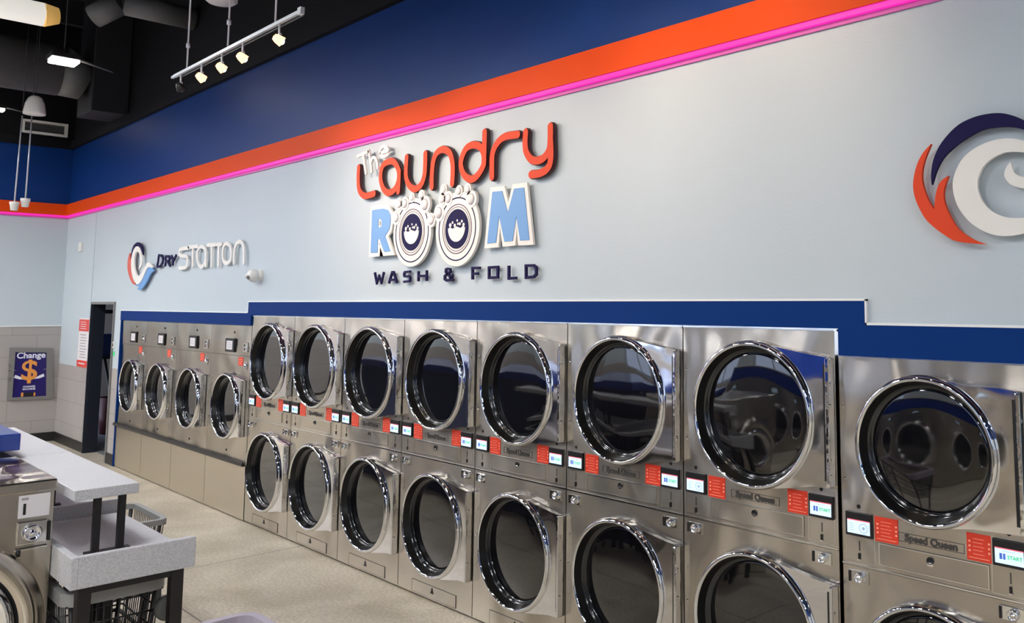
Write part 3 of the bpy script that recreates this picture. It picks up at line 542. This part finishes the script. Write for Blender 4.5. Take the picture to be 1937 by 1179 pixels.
for i in range(4):
    c = pw if i == 0 else copy_tree(pw)
    c.location = (-3.874+i*.9665, .0, .53); c['label'] = wl[i]
b = MB()
x = -3.874
for i in range(4): b.box(x+.0035, x+.963, -.002, .8, .012, .527, M['steel_low']); x += .9665
b.box(-3.86, -.02, .02, .8, 0, .012, M['black'])
tag(b.build('washer_base'), 'low stainless steel plinth carrying the four raised wall washers', 'plinth')
b = MB(); b.box(-3.874, .0, -.040, -.002, .493, .530, M['black_metal'], .006); b.box(-3.874, .0, -.044, -.04, .505, .518, M['seam'])
tag(b.build('bumper_rail'), 'dark bumper rail along the front of the steel plinth under the washers', 'rail')

# ================================================================ WALL SIGNS
Y1 = -.045
sg = empty('shop_sign', (3.0, 0, 2.1), 'large dimensional wall sign reading The Laundry Room Wash and Fold', 'sign')
def shifted(pts, dx=-3.0, dz=-2.1): return [(p[0]+dx, p[1]+dz) for p in pts]
def word(name, strokes, w, m, m2=None, parent=None, y0=Y1, smooth=True, base=None, dx=-3.0, dz=-2.1):
    """strokes grouped as one letter each"""
    for letter in strokes:
        b = MB()
        for k, p in enumerate(letter):
            q = shifted(p, dx, dz)
            if p[0] == p[-1]: q[-1] = q[0]
            e = k*.0004
            b.ribbon(q, w, y0-e, (y0+.014), m2 or m, m, smooth)
        b.build(name, parent)
L = D['laundry']
for grp in ([0], [1, 2], [3], [4], [5, 6], [7], [8, 9]):
    b = MB()
    for j, k in enumerate(grp):
        q = shifted(L[k]);
        if L[k][0] == L[k][-1]: q[-1] = q[0]
        b.ribbon(q, .058, -.036, -.018, M['sign_dark'], M['sign_dark']); b.ribbon(q, .049, -.044-.0004*j, -.036, M['sign_dark'], M['sign_orange'])
    b.build('letter', sg)
T = D['the']; word('letter', [[T[0], T[1]], [T[2], T[3]], [T[4]]], .024, M['sign_white'], parent=sg, y0=-.060)
def offset_poly(p, d):
    n = len(p); A = sum(p[k][0]*p[(k+1) % n][1]-p[(k+1) % n][0]*p[k][1] for k in range(n)); s = 1 if A > 0 else -1; out = []
    for k in range(n):
        a, c, e = Vector(p[k-1]), Vector(p[k]), Vector(p[(k+1) % n])
        t1 = (c-a).normalized(); t2 = (e-c).normalized(); n1 = Vector((t1.y, -t1.x))*s; n2 = Vector((t2.y, -t2.x))*s
        m = (n1+n2).normalized(); out.append(tuple(c+m*d/max(.45, m.dot(n1))))
    return out
for key in ('R', 'M'):
    P = [shifted(q) for q in D[key]]
    b = MB(); b.prism([offset_poly(P[0], .030)]+([offset_poly(P[1], -.014)] if len(P) > 1 else []), -.040, -.024, M['sign_white'])
    b.prism(P, -.044, -.040, M['sign_sky']); b.build('letter', sg)
for o in D['O']:
    cx, cz = o['c'][0]-3.0, o['c'][1]-2.1; R1, R2, R3, R4 = o['R']; R1 *= 1.06; R2 *= 1.06
    b = MB(); b.prism([circle(cx, cz, R1)], -.050, -.030, M['sign_white'])
    b.prism([circle(cx, cz, R2), circle(cx, cz, R2-.008)], -.052, -.050, M['sign_navy']); b.prism([circle(cx, cz, R3), circle(cx, cz, R3-.006)], -.052, -.050, M['sign_line'])
    b.prism([circle(cx, cz, R3-.018), circle(cx, cz, R3-.022)], -.0515, -.050, M['sign_line'])
    b.prism([circle(cx, cz, R4)], -.053, -.050, M['sign_navy'])
    low = [(cx+R4*.74*math.cos(t), cz+.012+R4*.74*math.sin(t)) for t in [math.radians(180+180*k/20) for k in range(21)]]
    low += [(cx+R4*.74*math.cos(math.radians(a)), cz+R4*(.12 if j % 2 else .02)) for j, a in enumerate((10, 40, 62, 90, 118, 140, 170))]
    b.prism([low], -.0545, -.053, M['sign_white'])
    for a, r, q in ((-.55, .10, .22), (-.35, .07, .34), (-.15, .09, .18), (.05, .06, .42), (.28, .08, .24), (.45, .07, .36), (.6, .09, .18), (.12, .06, .25)):
        b.prism([circle(cx+a*R4, cz+q*R4, r*R4, 16)], -.0545, -.053, M['sign_white'])
    b.build('letter', sg)
for x, z, r in D['bub']:
    x -= 3.0; z -= 2.1
    b = MB(); b.prism([circle(x, z, r*1.22, 36)], -.054, -.034, M['sign_white']); b.sphere((x, -.054, z), r*.72, M['sign_pearl'], (1, .45, 1)); b.prism([circle(x, z, r*.80, 32), circle(x, z, r*.73, 32)], -.0555, -.054, M['print_grey']); b.build('bubble', sg)
Wd = D['wash']
word('letter', [[Wd[0]], [Wd[1], Wd[2]], [Wd[3]], [Wd[4], Wd[5], Wd[6]], [Wd[7]], [Wd[8], Wd[9]], [Wd[10]], [Wd[11]], [Wd[12]]], .0165, M['sign_navy'], parent=sg, y0=-.032, smooth=False)

ds = empty('dry_station_sign', (-2.0, 0, 2.3), 'smaller wall sign reading Dry Station with a curling wave emblem', 'sign')
dd = D['dry']; kw = dict(dx=2.0, dz=-2.3)
word('letter', [[dd[0], dd[1]], [dd[2], dd[3], dd[4]], [dd[5], dd[6]]], .028, M['sign_navy'], parent=ds, y0=-.036, smooth=False, **kw)
st = D['station']
word('letter', [[st[0]], [st[1], st[2]], [st[3], st[4]], [st[5], st[6]], [st[7], st[8]], [st[9]], [st[10]]], .038, M['sign_white'], parent=ds, y0=-.038, **kw)
def emblem(parent, navy, red, white, wwid, dx, dz, blue=None, inner=None, y=-.045):
    for key, m in ((navy, 'sign_navy'), (red, 'sign_orange' if inner else 'sign_red'), (blue, 'sign_sky'), (inner, 'sign_white')):
        if key is None: continue
        b = MB(); b.prism([smooth_poly(shifted(D[key], dx, dz))], y, y+.016, M[m]); b.build('emblem_piece', parent)
    b = MB(); b.ribbon(shifted(D[white], dx, dz), wwid, y-.006, y+.010, M['sign_white']); b.build('emblem_piece', parent)
def smooth_poly(p, n=3):
    out = []; N = len(p)
    for k in range(N):
        a, b_, c, d = (Vector(p[(k+j) % N]) for j in (-1, 0, 1, 2))
        sharp = (b_-a).normalized().dot((c-b_).normalized()) < .35; sharp2 = (c-b_).normalized().dot((d-c).normalized()) < .35
        if sharp: a = b_*2-c
        if sharp2: d = c*2-b_
        for j in range(n):
            t = j/n; out.append(tuple(.5*((2*b_)+(c-a)*t+(2*a-5*b_+4*c-d)*t*t+(3*b_-a-3*c+d)*t**3)))
    return out
emblem(ds, 'sw_navy', 'sw_red', 'sw_white', [.02, .05, .06, .06, .065, .09, .11, .11, .11, .10, .09, .075, .06, .02], 2.0, -2.3, blue='sw_blue')
bs = empty('wave_emblem_sign', (6.9, 0, 2.2), 'large curling wave emblem on the wall, cut off by the right edge', 'sign')
emblem(bs, 'b_navy', 'b_orange', 'b_white', [.01, .03, .045, .055, .072, .090, .098, .094, .085, .076, .06, .04, .02], -6.9, -2.2, inner='b_inner', y=-.050)

# security camera, small boxes and notices
sc = empty('security_camera', (.14, -.0, 2.24), 'white dome security camera on the wall right of the Dry Station sign', 'security camera')
b = MB(); b.lathe([(.055, 0), (.055, -.02), (.045, -.035), (.02, -.06), (.0003, -.06)], M['white_plastic'], n=32); b.build('mount', sc)
b = MB(); b.sphere((-.01, -.065, -.005), .060, M['white_plastic']); b.tube((-.03, -.08, -.0), (-.115, -.085, -.008), .030, M['white_plastic'], 16, .018); b.build('head', sc)
b = MB(); b.sphere((.0, -.112, -.02), .022, M['grey_metal']); b.build('lens', sc)
b = MB(); b.box(-5.97, -5.85, -.03, 0, 2.71, 2.84, M['white_plastic'], .006); tag(b.build('wall_sensor'), 'small white sensor box high on the wall near the far corner', 'sensor box')
b = MB(); b.box(-4.16, -4.10, -.02, 0, 1.42, 1.50, M['white_plastic'], .004); b.box(-4.145, -4.115, -.022, -.02, 1.44, 1.48, M['black']); tag(b.build('wall_switch'), 'small white switch plate on the narrow wall strip beside the doorway', 'switch')
b = MB(); b.box(-4.155, -4.105, -.006, 0, 1.32, 1.38, M['screen_green']); tag(b.build('wall_tag'), 'tiny green tag on the wall strip just under the switch plate', 'label')
nb = empty('rules_notice', (-5.49, 0, 1.12), 'tall white and red rules notice hanging left of the doorway', 'notice')
b = MB(); b.box(-.26, .22, -.008, 0, 0, .66, M['paper']); b.build('sheet', nb)
b = MB(); b.box(-.255, .215, -.011, -.008, .48, .64, M['notice_red']); b.build('red_panel', nb)
b = MB(); b.box(-.262, .222, -.011, -.008, -.005, .085, M['notice_red']); b.build('red_panel', nb)
b = MB()
for r in range(9): b.box(-.17+.02*(r % 2), .15-.03*(r % 3), -.0105, -.008, .12+.038*r, .132+.038*r, M['print_grey'])
for r in range(4): b.box(-.18, .10-.03*(r % 2), -.013, -.011, .51+.03*r, .518+.03*r, M['paper'])
b.box(-.18, .12, -.013, -.011, .035, .05, M['paper']); b.build('print', nb)
# change machine front on the left wall
cm = empty('change_machine', (XC, -.335, .60), 'change machine front with orange dollar sign on navy, set into the tiled far wall', 'change machine')
b = MB(); b.prism([[(-.275, .02), (.285, .0), (.235, .73), (-.285, .755)], [(-.215, .055), (.195, .05), (.165, .67), (-.215, .69)]], .0, .035, M['grey_metal'], plane='yz'); b.build('frame', cm)
b = MB(); b.prism([[(-.215, .055), (.195, .05), (.165, .67), (-.215, .69)]], .0, .02, M['poster_navy'], plane='yz'); b.build('face', cm)
b = MB(); b.text('Change', .115, facex(.021, -.02, .635), M['poster_white'], .001, .003); b.build('word', cm)
b = MB(); b.text('$', .40, facex(.022, -.03, .415), M['poster_gold'], .002, .006); b.build('dollar_sign', cm)
b = MB()
for sgn in (-1, 1):
    b.prism([[(-.025+sgn*.185, .33), (-.025+sgn*.17, .37), (-.025+sgn*.10, .335), (-.025+sgn*.06, .30), (-.025+sgn*.12, .305)]], .02, .023, M['poster_white'], plane='yz')
    b.box(.02, .022, -.025+sgn*.185-.02, -.025+sgn*.185+.02, .43, .437, M['print_grey'])
b.build('wing_print', cm)
b = MB(); b.text('CHANGE', .035, facex(.021, -.02, .195), M['poster_white'], .001, .001); b.text('MACHINE', .035, facex(.021, -.02, .16), M['poster_white'], .001, .001); b.build('small_word', cm)
b = MB(); b.box(.02, .03, -.075, .03, .06, .11, M['black']); b.box(.02, .032, -.11, -.085, .06, .115, M['poster_gold']); b.box(.02, .032, .04, .06, .06, .105, M['poster_gold']); b.build('coin_tray', cm)
b = MB()
for z in (.43, .49, .52, .30, .33): b.box(.03, .045, -.29, -.255, z, z+.012, M['line'])
b.build('hinge', cm)

# ================================================================ TABLES, SHELF, ISLAND
def table(x0, x1, label, near):
    root = empty('folding_table', ((x0+x1)/2, -2.11, 0), label, 'table', 'speckled folding tables'); cx = (x0+x1)/2
    a, c = x0-cx, x1-cx
    b = MB(); b.box(a, c-.035, -.24+.03, .25, .80, .86, M['counter']); b.box(a, c, -.24, -.21, .80, .93, M['counter'], .004)
    b.box(c-.035, c, -.212, .25, .80, .93, M['counter'], .004); b.build('table_top', root)
    for x, y in ((c-.06, .19), (c-.06, -.175), (a+.06, .19), (a+.06, -.175)):
        b = MB(); b.box(x-.026, x+.026, y-.026, y+.026, 0, .80, M['black_metal'], .003); b.build('leg', root)
    b = MB(); b.box(a+.06, c-.06, .165, .20, .765, .80, M['black_metal']); b.box(a+.06, c-.06, -.20, -.165, .765, .80, M['black_metal']); b.box(c-.075, c-.04, -.165, .165, .765, .80, M['black_metal']); b.build('apron_frame', root)
    return root
table(2.875, 3.965, 'nearest speckled grey folding table with raised lip, black legs, cart underneath', True)
table(1.78, 2.865, 'second speckled grey folding table behind the nearest, partly hidden under the shelf', False)
sv = empty('folding_shelf', (2.55, -2.18, .86), 'long speckled raised shelf on black posts standing over the folding tables', 'shelf')
b = MB(); b.box(2.62-2.55, 3.79-2.55, -.13, .125, .265, .31, M['counter'], .003); b.build('shelf_board', sv)
b = MB(); b.box(1.28-2.55, 2.614-2.55, -.13, .125, .265, .31, M['counter'], .003); b.build('shelf_board', sv)
for x in (3.66, 2.45):
    for y in (-2.185, -2.085):
        b = MB(); b.box(x-2.55-.014, x-2.55+.014, y+2.18-.014, y+2.18+.014, 0, .265, M['black_metal']); b.build('post', sv)
    b = MB(); b.box(x-2.55-.02, x-2.55+.02, -.045, .135, 0, .010, M['black_metal']); b.build('foot_plate', sv)
# island: steel end washer and blue bulkhead behind it
ew = empty('island_washer', (3.27, -2.76, 0), 'steel front-load washer at the lower left corner with a polished top', 'washing machine')
b = MB(); b.prism([[(-.405, .02), (.405, .02), (.405, 1.165), (-.405, 1.165)], circle(0, .62, .335)], .37, .39, M['steel'], plane='yz')
b.box(-.37, .37, -.405, .405, .02, 1.165, M['black']); b.box(-.37, .372, -.407, -.40, .02, 1.165, M['steel']); b.box(-.37, .372, .40, .407, .02, 1.165, M['steel'])
b.box(-.34, .34, -.38, .38, 0, .02, M['black']); b.build('cabinet', ew)
b = MB(); b.box(-.38, .405, -.412, .412, 1.165, 1.212, M['steel'], .006); b.build('top_panel', ew)
b = MB(); b.lathe([(.398, .385), (.396, .40), (.385, .42), (.35, .43), (.315, .43), (.30, .42)], M['steel'], (0, 0, .62), axis='x', n=96)
b.lathe([(.30, .42), (.288, .405)], M['black'], (0, 0, .62), axis='x', n=96); b.lathe([(.288, .405), (.282, .425), (.25, .43), (.225, .41), (.215, .38)], M['chrome'], (0, 0, .62), axis='x', n=96); dr = b.build('door', ew)
b = MB(); b.lathe([(.22, .39), (.15, .41), (.001, .415)], M['door_glass'], (0, 0, .62), axis='x', n=64); b.build('door_glass', dr)
b = MB(); b.box(.39, .394, .275, .39, 1.060, 1.155, M['paper'], .001); b.box(.394, .3952, .285, .31, 1.135, 1.145, M['print_grey']); b.text('1', .062, facex(.3955, .297, 1.095), M['black'], .0005, .002); b.build('number_plate', ew)
b = MB(); b.box(.39, .402, .275, .385, .950, 1.045, M['line'], .003); b.lathe([(.036, .40), (.036, .418), (.028, .428), (.024, .418), (.012, .418), (.0003, .428)], M['chrome'], (0, .328, .998), axis='x', n=32); b.box(.39, .408, .386, .396, .955, 1.035, M['black']); b.build('service_lock', ew)
b = MB(); b.box(.39, .40, .27, .39, .925, .937, M['line'], .003); b.tube((.40, .285, .905), (.40, .285, .930), .008, M['black']); b.build('coin_slot', ew)
ib = empty('island_bulkhead', (1.0, -2.8, 0), 'blue topped bulkhead behind the steel washer at the left edge', 'bulkhead')
b = MB(); b.box(-3.6, 1.70, -.50, .50, 1.215, 1.30, M['bulkhead_blue'], .004); b.build('top_slab', ib)
b = MB(); b.box(-3.55, 1.66, -.45, .40, 0, 1.215, M['dark_blue']); b.build('body', ib)
b = MB(); b.lathe([(.012, 0), (.012, .004), (.0003, .005)], M['white_plastic'], (1.66, .30, 1.185), axis='x', n=16); b.build('screw_cap', ib)

# second island of washers across the aisle (seen mirrored in the dryer doors)
def aisle_washer():
    root = empty('aisle_washer', (0, 0, 0), 'steel washer with round chrome door facing the dryers across the aisle', 'washing machine', 'washers across the aisle')
    W = .80; b = MB(); b.prism([[(-.398, .02), (.398, .02), (.398, 1.18), (-.398, 1.18)], circle(0, .55, .25)], -.02, 0, M['steel'])
    b.box(-.398, .398, -.75, -.03, .02, 1.18, M['steel']); b.box(-.36, .36, -.7, -.03, 0, .02, M['black']); b.build('cabinet', root)
    b = MB(); b.lathe([(.30, 0), (.30, .04), (.285, .055), (.26, .05), (.25, .02)], M['chrome'], (0, 0, .55), n=48); d = b.build('door', root)
    b = MB(); b.lathe([(.25, .02), (.2, .03), (.001, .035)], M['door_glass'], (0, 0, .55), n=48); b.build('door_glass', d)
    b = MB(); b.box(-.07, .07, 0, .014, .98, 1.08, M['black']); b.box(-.05, .05, .014, .016, 1.0, 1.06, M['screen_lit']); b.build('control_screen', root)
    return root
pa = aisle_washer()
for k in range(12):
    c = pa if k == 0 else copy_tree(pa); c.location = (1.4+k*.80, -5.35, 0)
b = MB(); b.box(1.0, 10.6, -6.8, -5.45, 1.19, 1.62, M['bulkhead_blue'], .004); b.box(1.0, 10.6, -6.85, -5.40, 1.62, 1.66, M['counter'], .004); b.box(1.0, 10.6, -6.8, -6.12, 0, 1.19, M['dark_blue'])
tag(b.build('aisle_bulkhead'), 'long blue bulkhead above the washers across the aisle', 'bulkhead')

# ================================================================ CARTS
def cart(name, loc, lx, ly, top, label, rim='cart_grey', depth=.36, wheels=True, bumper=False, rim_h=.05, group='laundry carts'):
    root = empty(name, loc, label, 'laundry cart', group); m = M[rim]
    b = MB(); out = rrect(-lx/2, lx/2, -ly/2, ly/2, .07, 8); inn = rrect(-lx/2+.03, lx/2-.03, -ly/2+.03, ly/2-.03, .05, 8)
    b.prism([out, inn], top-rim_h, top, m, plane='xy'); b.build('rim', root, bevel=.008)
    b = MB(); n = int(lx/.035); ml = int(ly/.035); t, s = top-rim_h, .84; zb = top-depth
    r = .0028
    for k in range(n+1):
        x = -lx/2+.045+(lx-.09)*k/n
        for sg_ in (-1, 1): b.tube((x, sg_*(ly/2-.02), t), (x*s, sg_*(ly/2-.02)*s, zb), r, M['wire'], 5)
        b.tube((x*s, -(ly/2-.02)*s, zb), (x*s, (ly/2-.02)*s, zb), r, M['wire'], 5)
    for k in range(ml+1):
        y = -ly/2+.045+(ly-.09)*k/ml
        for sg_ in (-1, 1): b.tube((sg_*(lx/2-.02), y, t), (sg_*(lx/2-.02)*s, y*s, zb), r, M['wire'], 5)
    for j in range(5):
        q = j/4; z = t+(zb-t)*q; ss = 1-(1-s)*q; X, Y = (lx/2-.02)*ss, (ly/2-.02)*ss
        b.path([(-X, -Y, z), (X, -Y, z), (X, Y, z), (-X, Y, z), (-X, -Y, z)], r*1.5, M['wire'], 6)
    b.build('wire_basket', root)
    b = MB()
    for sx in (-1, 1):
        for sy in (-1, 1): b.tube((sx*(lx/2-.04), sy*(ly/2-.04), t), (sx*(lx/2-.10), sy*(ly/2-.10), .13), .010, M['black_metal'], 10)
    X, Y = lx/2-.10, ly/2-.10
    b.path([(-X, -Y, .14), (X, -Y, .14), (X, Y, .14), (-X, Y, .14), (-X, -Y, .14)], .011, M['black_metal'], 10)
    b.path([(-X, -Y, .14), (X, Y, .14)], .008, M['black_metal']); b.build('frame', root)
    for sx in (-1, 1):
        for sy in (-1, 1):
            b = MB(); b.lathe([(.001, -.012), (.045, -.012), (.05, -.008), (.05, .008), (.045, .012), (.001, .012)], M['rubber'], (sx*X, sy*Y, .05), n=24); b.tube((sx*X, sy*Y, .06), (sx*X, sy*Y, .14), .010, M['grey_metal']); b.build('caster', root)
    if bumper:
        b = MB(); b.lathe([(.001, -.02), (.042, -.02), (.055, -.012), (.055, .012), (.042, .02), (.001, .02)], M['rubber'], (lx/2-.01, ly/2+.0, top-.145), axis='x', n=32); b.box(lx/2-.06, lx/2-.03, ly/2-.045, ly/2-.02, top-.16, top-.04, M['rubber'], .004); b.build('corner_bumper', root)
    return root
cart('laundry_cart', (3.52, -2.12, 0), .56, .42, .738, 'grey rimmed wire laundry cart parked under the nearest folding table', bumper=True, rim_h=.055, depth=.42)
cart('laundry_cart', (2.38, -1.76, 0), .60, .44, .74, 'light grey rimmed wire laundry cart standing in the aisle beside the folding tables', rim_h=.03, depth=.42)
c3 = cart('laundry_cart', (5.15, -2.19, 0), .60, .44, .85, 'lilac grey cart rim poking up at the bottom edge of the photo', rim='cart_lilac', rim_h=.04)

# ================================================================ CEILING FIXTURES
def head(parent, x, zt, lit, aim):
    """a track head hanging at x below the track, local coordinates"""
    b = MB(); b.tube((x, 0, zt-.012), (x, 0, zt-.075), .006, M['silver']); b.tube((x-.02, 0, zt-.075), (x+.02, 0, zt-.075), .008, M['silver']); h = b.build('lamp_head', parent)
    d = Vector(aim).normalized(); c = Vector((x, 0, zt-.105)); q = Vector((0, 0, 1)).rotation_difference(d)
    t = MB(); prof = [(.0003, -.036), (.018, -.032), (.026, -.012), (.031, .022), (.028, .024), (.022, 0), (.0003, -.016)]
    t.lathe(prof, M['clear_head'] if lit else M['black_metal'], axis='z', n=24)
    for v in t.bm.verts: v.co = q @ v.co+c
    t.build('lamp_cup', h)
    t = MB(); t.sphere((0, 0, .012), .021, M['bulb'] if lit else M['grey_metal'])
    for v in t.bm.verts: v.co = q @ v.co+c
    t.build('bulb', h)
    if lit:
        li = bpy.data.lights.new('spot_lamp', 'SPOT'); li.energy = SPOT_W; li.color = (1, .76, .55); li.spot_size = math.radians(85); li.spot_blend = .9; li.shadow_soft_size = .03
        lo = bpy.data.objects.new('spot_lamp', li); COL.objects.link(lo); lo.parent = h; lo.location = c+d*.06; lo.rotation_euler = (-d).to_track_quat('Z', 'Y').to_euler()
def track(x0, x1, y, z, heads, rods, label):
    root = empty('track_light', ((x0+x1)/2, y, z), label, 'track light', 'track lights'); cx = (x0+x1)/2
    b = MB(); b.box(x0-cx, x1-cx, -.010, .010, -.010, .009, M['silver']); b.box(x0-cx+.1, x1-cx, .012, .018, -.022, -.016, M['black_metal']); b.box(x1-cx-.02, x1-cx+.02, -.013, .013, -.02, .022, M['silver'], .003); b.box(x0-cx-.05, x0-cx, -.009, .009, -.009, .008, M['silver'], .003); b.build('rail', root)
    for r in rods:
        b = MB(); b.tube((r-cx, 0, .01), (r-cx, 0, ZC-z), .0055, M['silver']); b.tube((r-cx, 0, .16), (r-cx, 0, .19), .013, M['silver']); b.build('hanger_rod', root)
    for x, lit, aim in heads: head(root, x-cx, 0, lit, aim)
    return root
track(1.59, 3.58, -1.3, 3.60, [(1.72, False, (-.2, .6, -1)), (2.11, True, (-.15, 1.0, -.62)), (2.46, True, (.0, 1.0, -.75)), (2.79, True, (.15, 1.0, -.72)), (3.31, True, (.3, 1.0, -.60))], (1.83, 2.55, 3.25), 'long silver track light with four glowing spot heads above the shop sign')
track(4.6, 6.6, -1.3, 3.95, [(4.8, True, (-.2, 1.0, -.72)), (5.35, True, (.1, 1.0, -.85)), (5.9, True, (-.1, 1.0, -.7))], (4.9, 6.3), 'second silver track light further right along the wall')
for (x, y, z, L_, W_) in [(x, y, 4.1, .56, .22) for x, y in ((-4.6, -4.2), (-5.9, -3.6), (-2.2, -3.0), (.4, -2.9), (3.0, -3.3), (6.0, -4.6), (11.0, -4.0), (9.4, -4.6), (12.4, -4.6), (-5.6, -5.9), (-3.2, -5.3), (-5.4, -8.4), (-1.0, -7.2), (2.6, -7.2), (6.0, -7.4), (9.4, -7.4))]:  # unseen panels read from steel streaks; extra ones added to brighten walls and tables
    root = empty('ceiling_fill_light', (x, y, z), 'unseen ceiling light panel over the shop floor, in rows extended with added fill', 'ceiling light', 'linear ceiling lights')
    b = MB(); b.box(-W_/2-.02, W_/2+.02, -L_/2-.02, L_/2+.02, .0, .07, M['black_metal'], .004); b.build('housing', root)
    b = MB(); b.box(-W_/2, W_/2, -L_/2, L_/2, -.01, .0, M['panel_lit']); b.build('light_panel', root)
    b = MB(); b.tube((0, -L_/2+.1, .07), (0, -L_/2+.1, ZC-z), .004, M['silver']); b.tube((0, L_/2-.1, .07), (0, L_/2-.1, ZC-z), .004, M['silver']); b.build('cable', root)
tl = empty('tube_light', (-3.0, -1.22, 5.17), 'thick whitish ceiling light tube with an amber end at the upper left corner', 'ceiling light')
b = MB(); b.tube((0, 0, 0), (0, -4.2, 0), .13, M['tube_lit'], 32); b.build('diffuser', tl)
b = MB(); b.tube((0, .14, .02), (0, 0, 0), .09, M['tube_end'], 32, .132); b.build('end_cap', tl)
b = MB(); b.tube((0, -.4, .14), (0, -.4, ZC-5.17), .005, M['black_metal']); b.tube((0, -3.4, .14), (0, -3.4, ZC-5.17), .005, M['black_metal']); b.build('cable', tl)
def flood(x, y, z, L_, W_, lab):
    r = empty('flood_lamp', (x, y, z), lab, 'ceiling lamp', 'ceiling flood lamps')
    b = MB(); b.box(-W_/2-.015, W_/2+.015, -L_/2-.015, L_/2+.015, .0, .05, M['black_metal'], .006); b.build('housing', r)
    b = MB(); b.box(-W_/2, W_/2, -L_/2, L_/2, -.035, .0, M['flood_lit'], .012); b.build('lens', r)
    b = MB(); b.tube((0, 0, .05), (0, 0, ZC-z), .006, M['black_metal']); b.tube((0, L_/2, .03), (-.35, L_/2+.42, .05), .012, M['duct']); b.build('stem', r)
flood(-2.06, -1.20, 4.47, .24, .22, 'glaring white rectangular ceiling lamp in front of the round duct')
flood(-6.05, -1.08, 4.62, .16, .14, 'small glaring ceiling lamp at the left edge beyond the pendant')
# round duct and square drop
du = empty('ceiling_duct', (-4.45, -.9, 4.93), 'large dark round ventilation duct ending in a square drop at the wall', 'duct')
b = MB(); b.tube((0, .16, -.02), (0, -9, 0), .32, M['duct'], 48)
for yy in (-1.6, -3.4, -5.2): b.tube((0, yy, 0), (0, yy-.03, 0), .33, M['duct'], 48)
b.build('round_duct', du)
b = MB(); b.box(-.33, .33, .47, .895, -.53, ZC-4.93, M['drop_black'], .01); b.build('square_drop', du)
b = MB(); b.tube((0, .47, -.12), (0, .16, -.02), .24, M['duct'], 32, .32); b.build('elbow', du)
b = MB(); b.tube((-1.9, -.75, 5.15), (-1.9, -.02, 5.15), .12, M['duct'], 24); b.tube((-1.9, -.75, 5.15), (-2.1, -.95, 5.0), .12, M['duct'], 24); tag(b.build('branch_duct'), 'small dark duct elbow near the wall left of the track light', 'duct')
vt = empty('air_vent', (XC, -.385, 4.54), 'white framed rectangular air vent on the dark upper far wall', 'vent')
b = MB(); b.prism([[(-.29, -.10), (.29, -.10), (.29, .10), (-.29, .10)], [(-.25, -.065), (.25, -.065), (.25, .065), (-.25, .065)]], 0, .05, M['white_plastic'], plane='yz'); b.build('frame', vt)
b = MB()
for k in range(6): b.box(.005, .03, -.25, .25, -.06+.022*k, -.052+.022*k, M['duct'])
b.build('grille', vt)
ps = empty('pendant_speaker', (-3.6, -1.125, 4.15), 'white bell shaped pendant hanging left of the duct', 'pendant', 'white pendants')
b = MB(); b.lathe([(.0005, .0), (.110, .0), (.113, .02), (.096, .13), (.07, .19), (.04, .215), (.0005, .215)], M['white_plastic'], axis='z', n=32); b.build('shell', ps)
b = MB(); b.tube((0, 0, .25), (0, 0, ZC-4.15), .004, M['black_metal']); b.build('cable', ps)
ps = empty('pendant_speaker', (1.0, -.79, 4.42), 'white round pendant bottom at the top edge above the track light', 'pendant', 'white pendants')
b = MB(); b.lathe([(.0005, .0), (.10, .0), (.125, .02), (.125, .05), (.10, .16), (.04, .24), (.0005, .24)], M['white_plastic'], axis='z', n=32); b.build('shell', ps)
b = MB(); b.tube((0, 0, .24), (0, 0, ZC-4.42), .004, M['black_metal']); b.build('cable', ps)
for k, (x, y, z0, yt, lab) in enumerate(((-4.0, -1.18, 3.06, -1.165, 'left one of two small white spot heads hanging on rods at the far left'), (-4.0, -1.075, 3.11, -1.07, 'right one of two small white spot heads hanging on rods at the far left'))):
    r = empty('hanging_spot', (x, y, z0), lab, 'hanging spotlight', 'small hanging spots')
    b = MB(); b.lathe([(.0005, 0), (.035, 0), (.045, .07), (.05, .075), (.05, .10), (.0005, .10)], M['white_plastic'], axis='z', n=24); b.build('lamp_cup', r)
    b = MB(); b.tube((0, 0, .10), (0, yt-y, 1.13), .008, M['silver']); b.tube((0, yt-y, 1.13), (0, yt-y, ZC-z0), .004, M['black_metal']); b.build('rod', r)
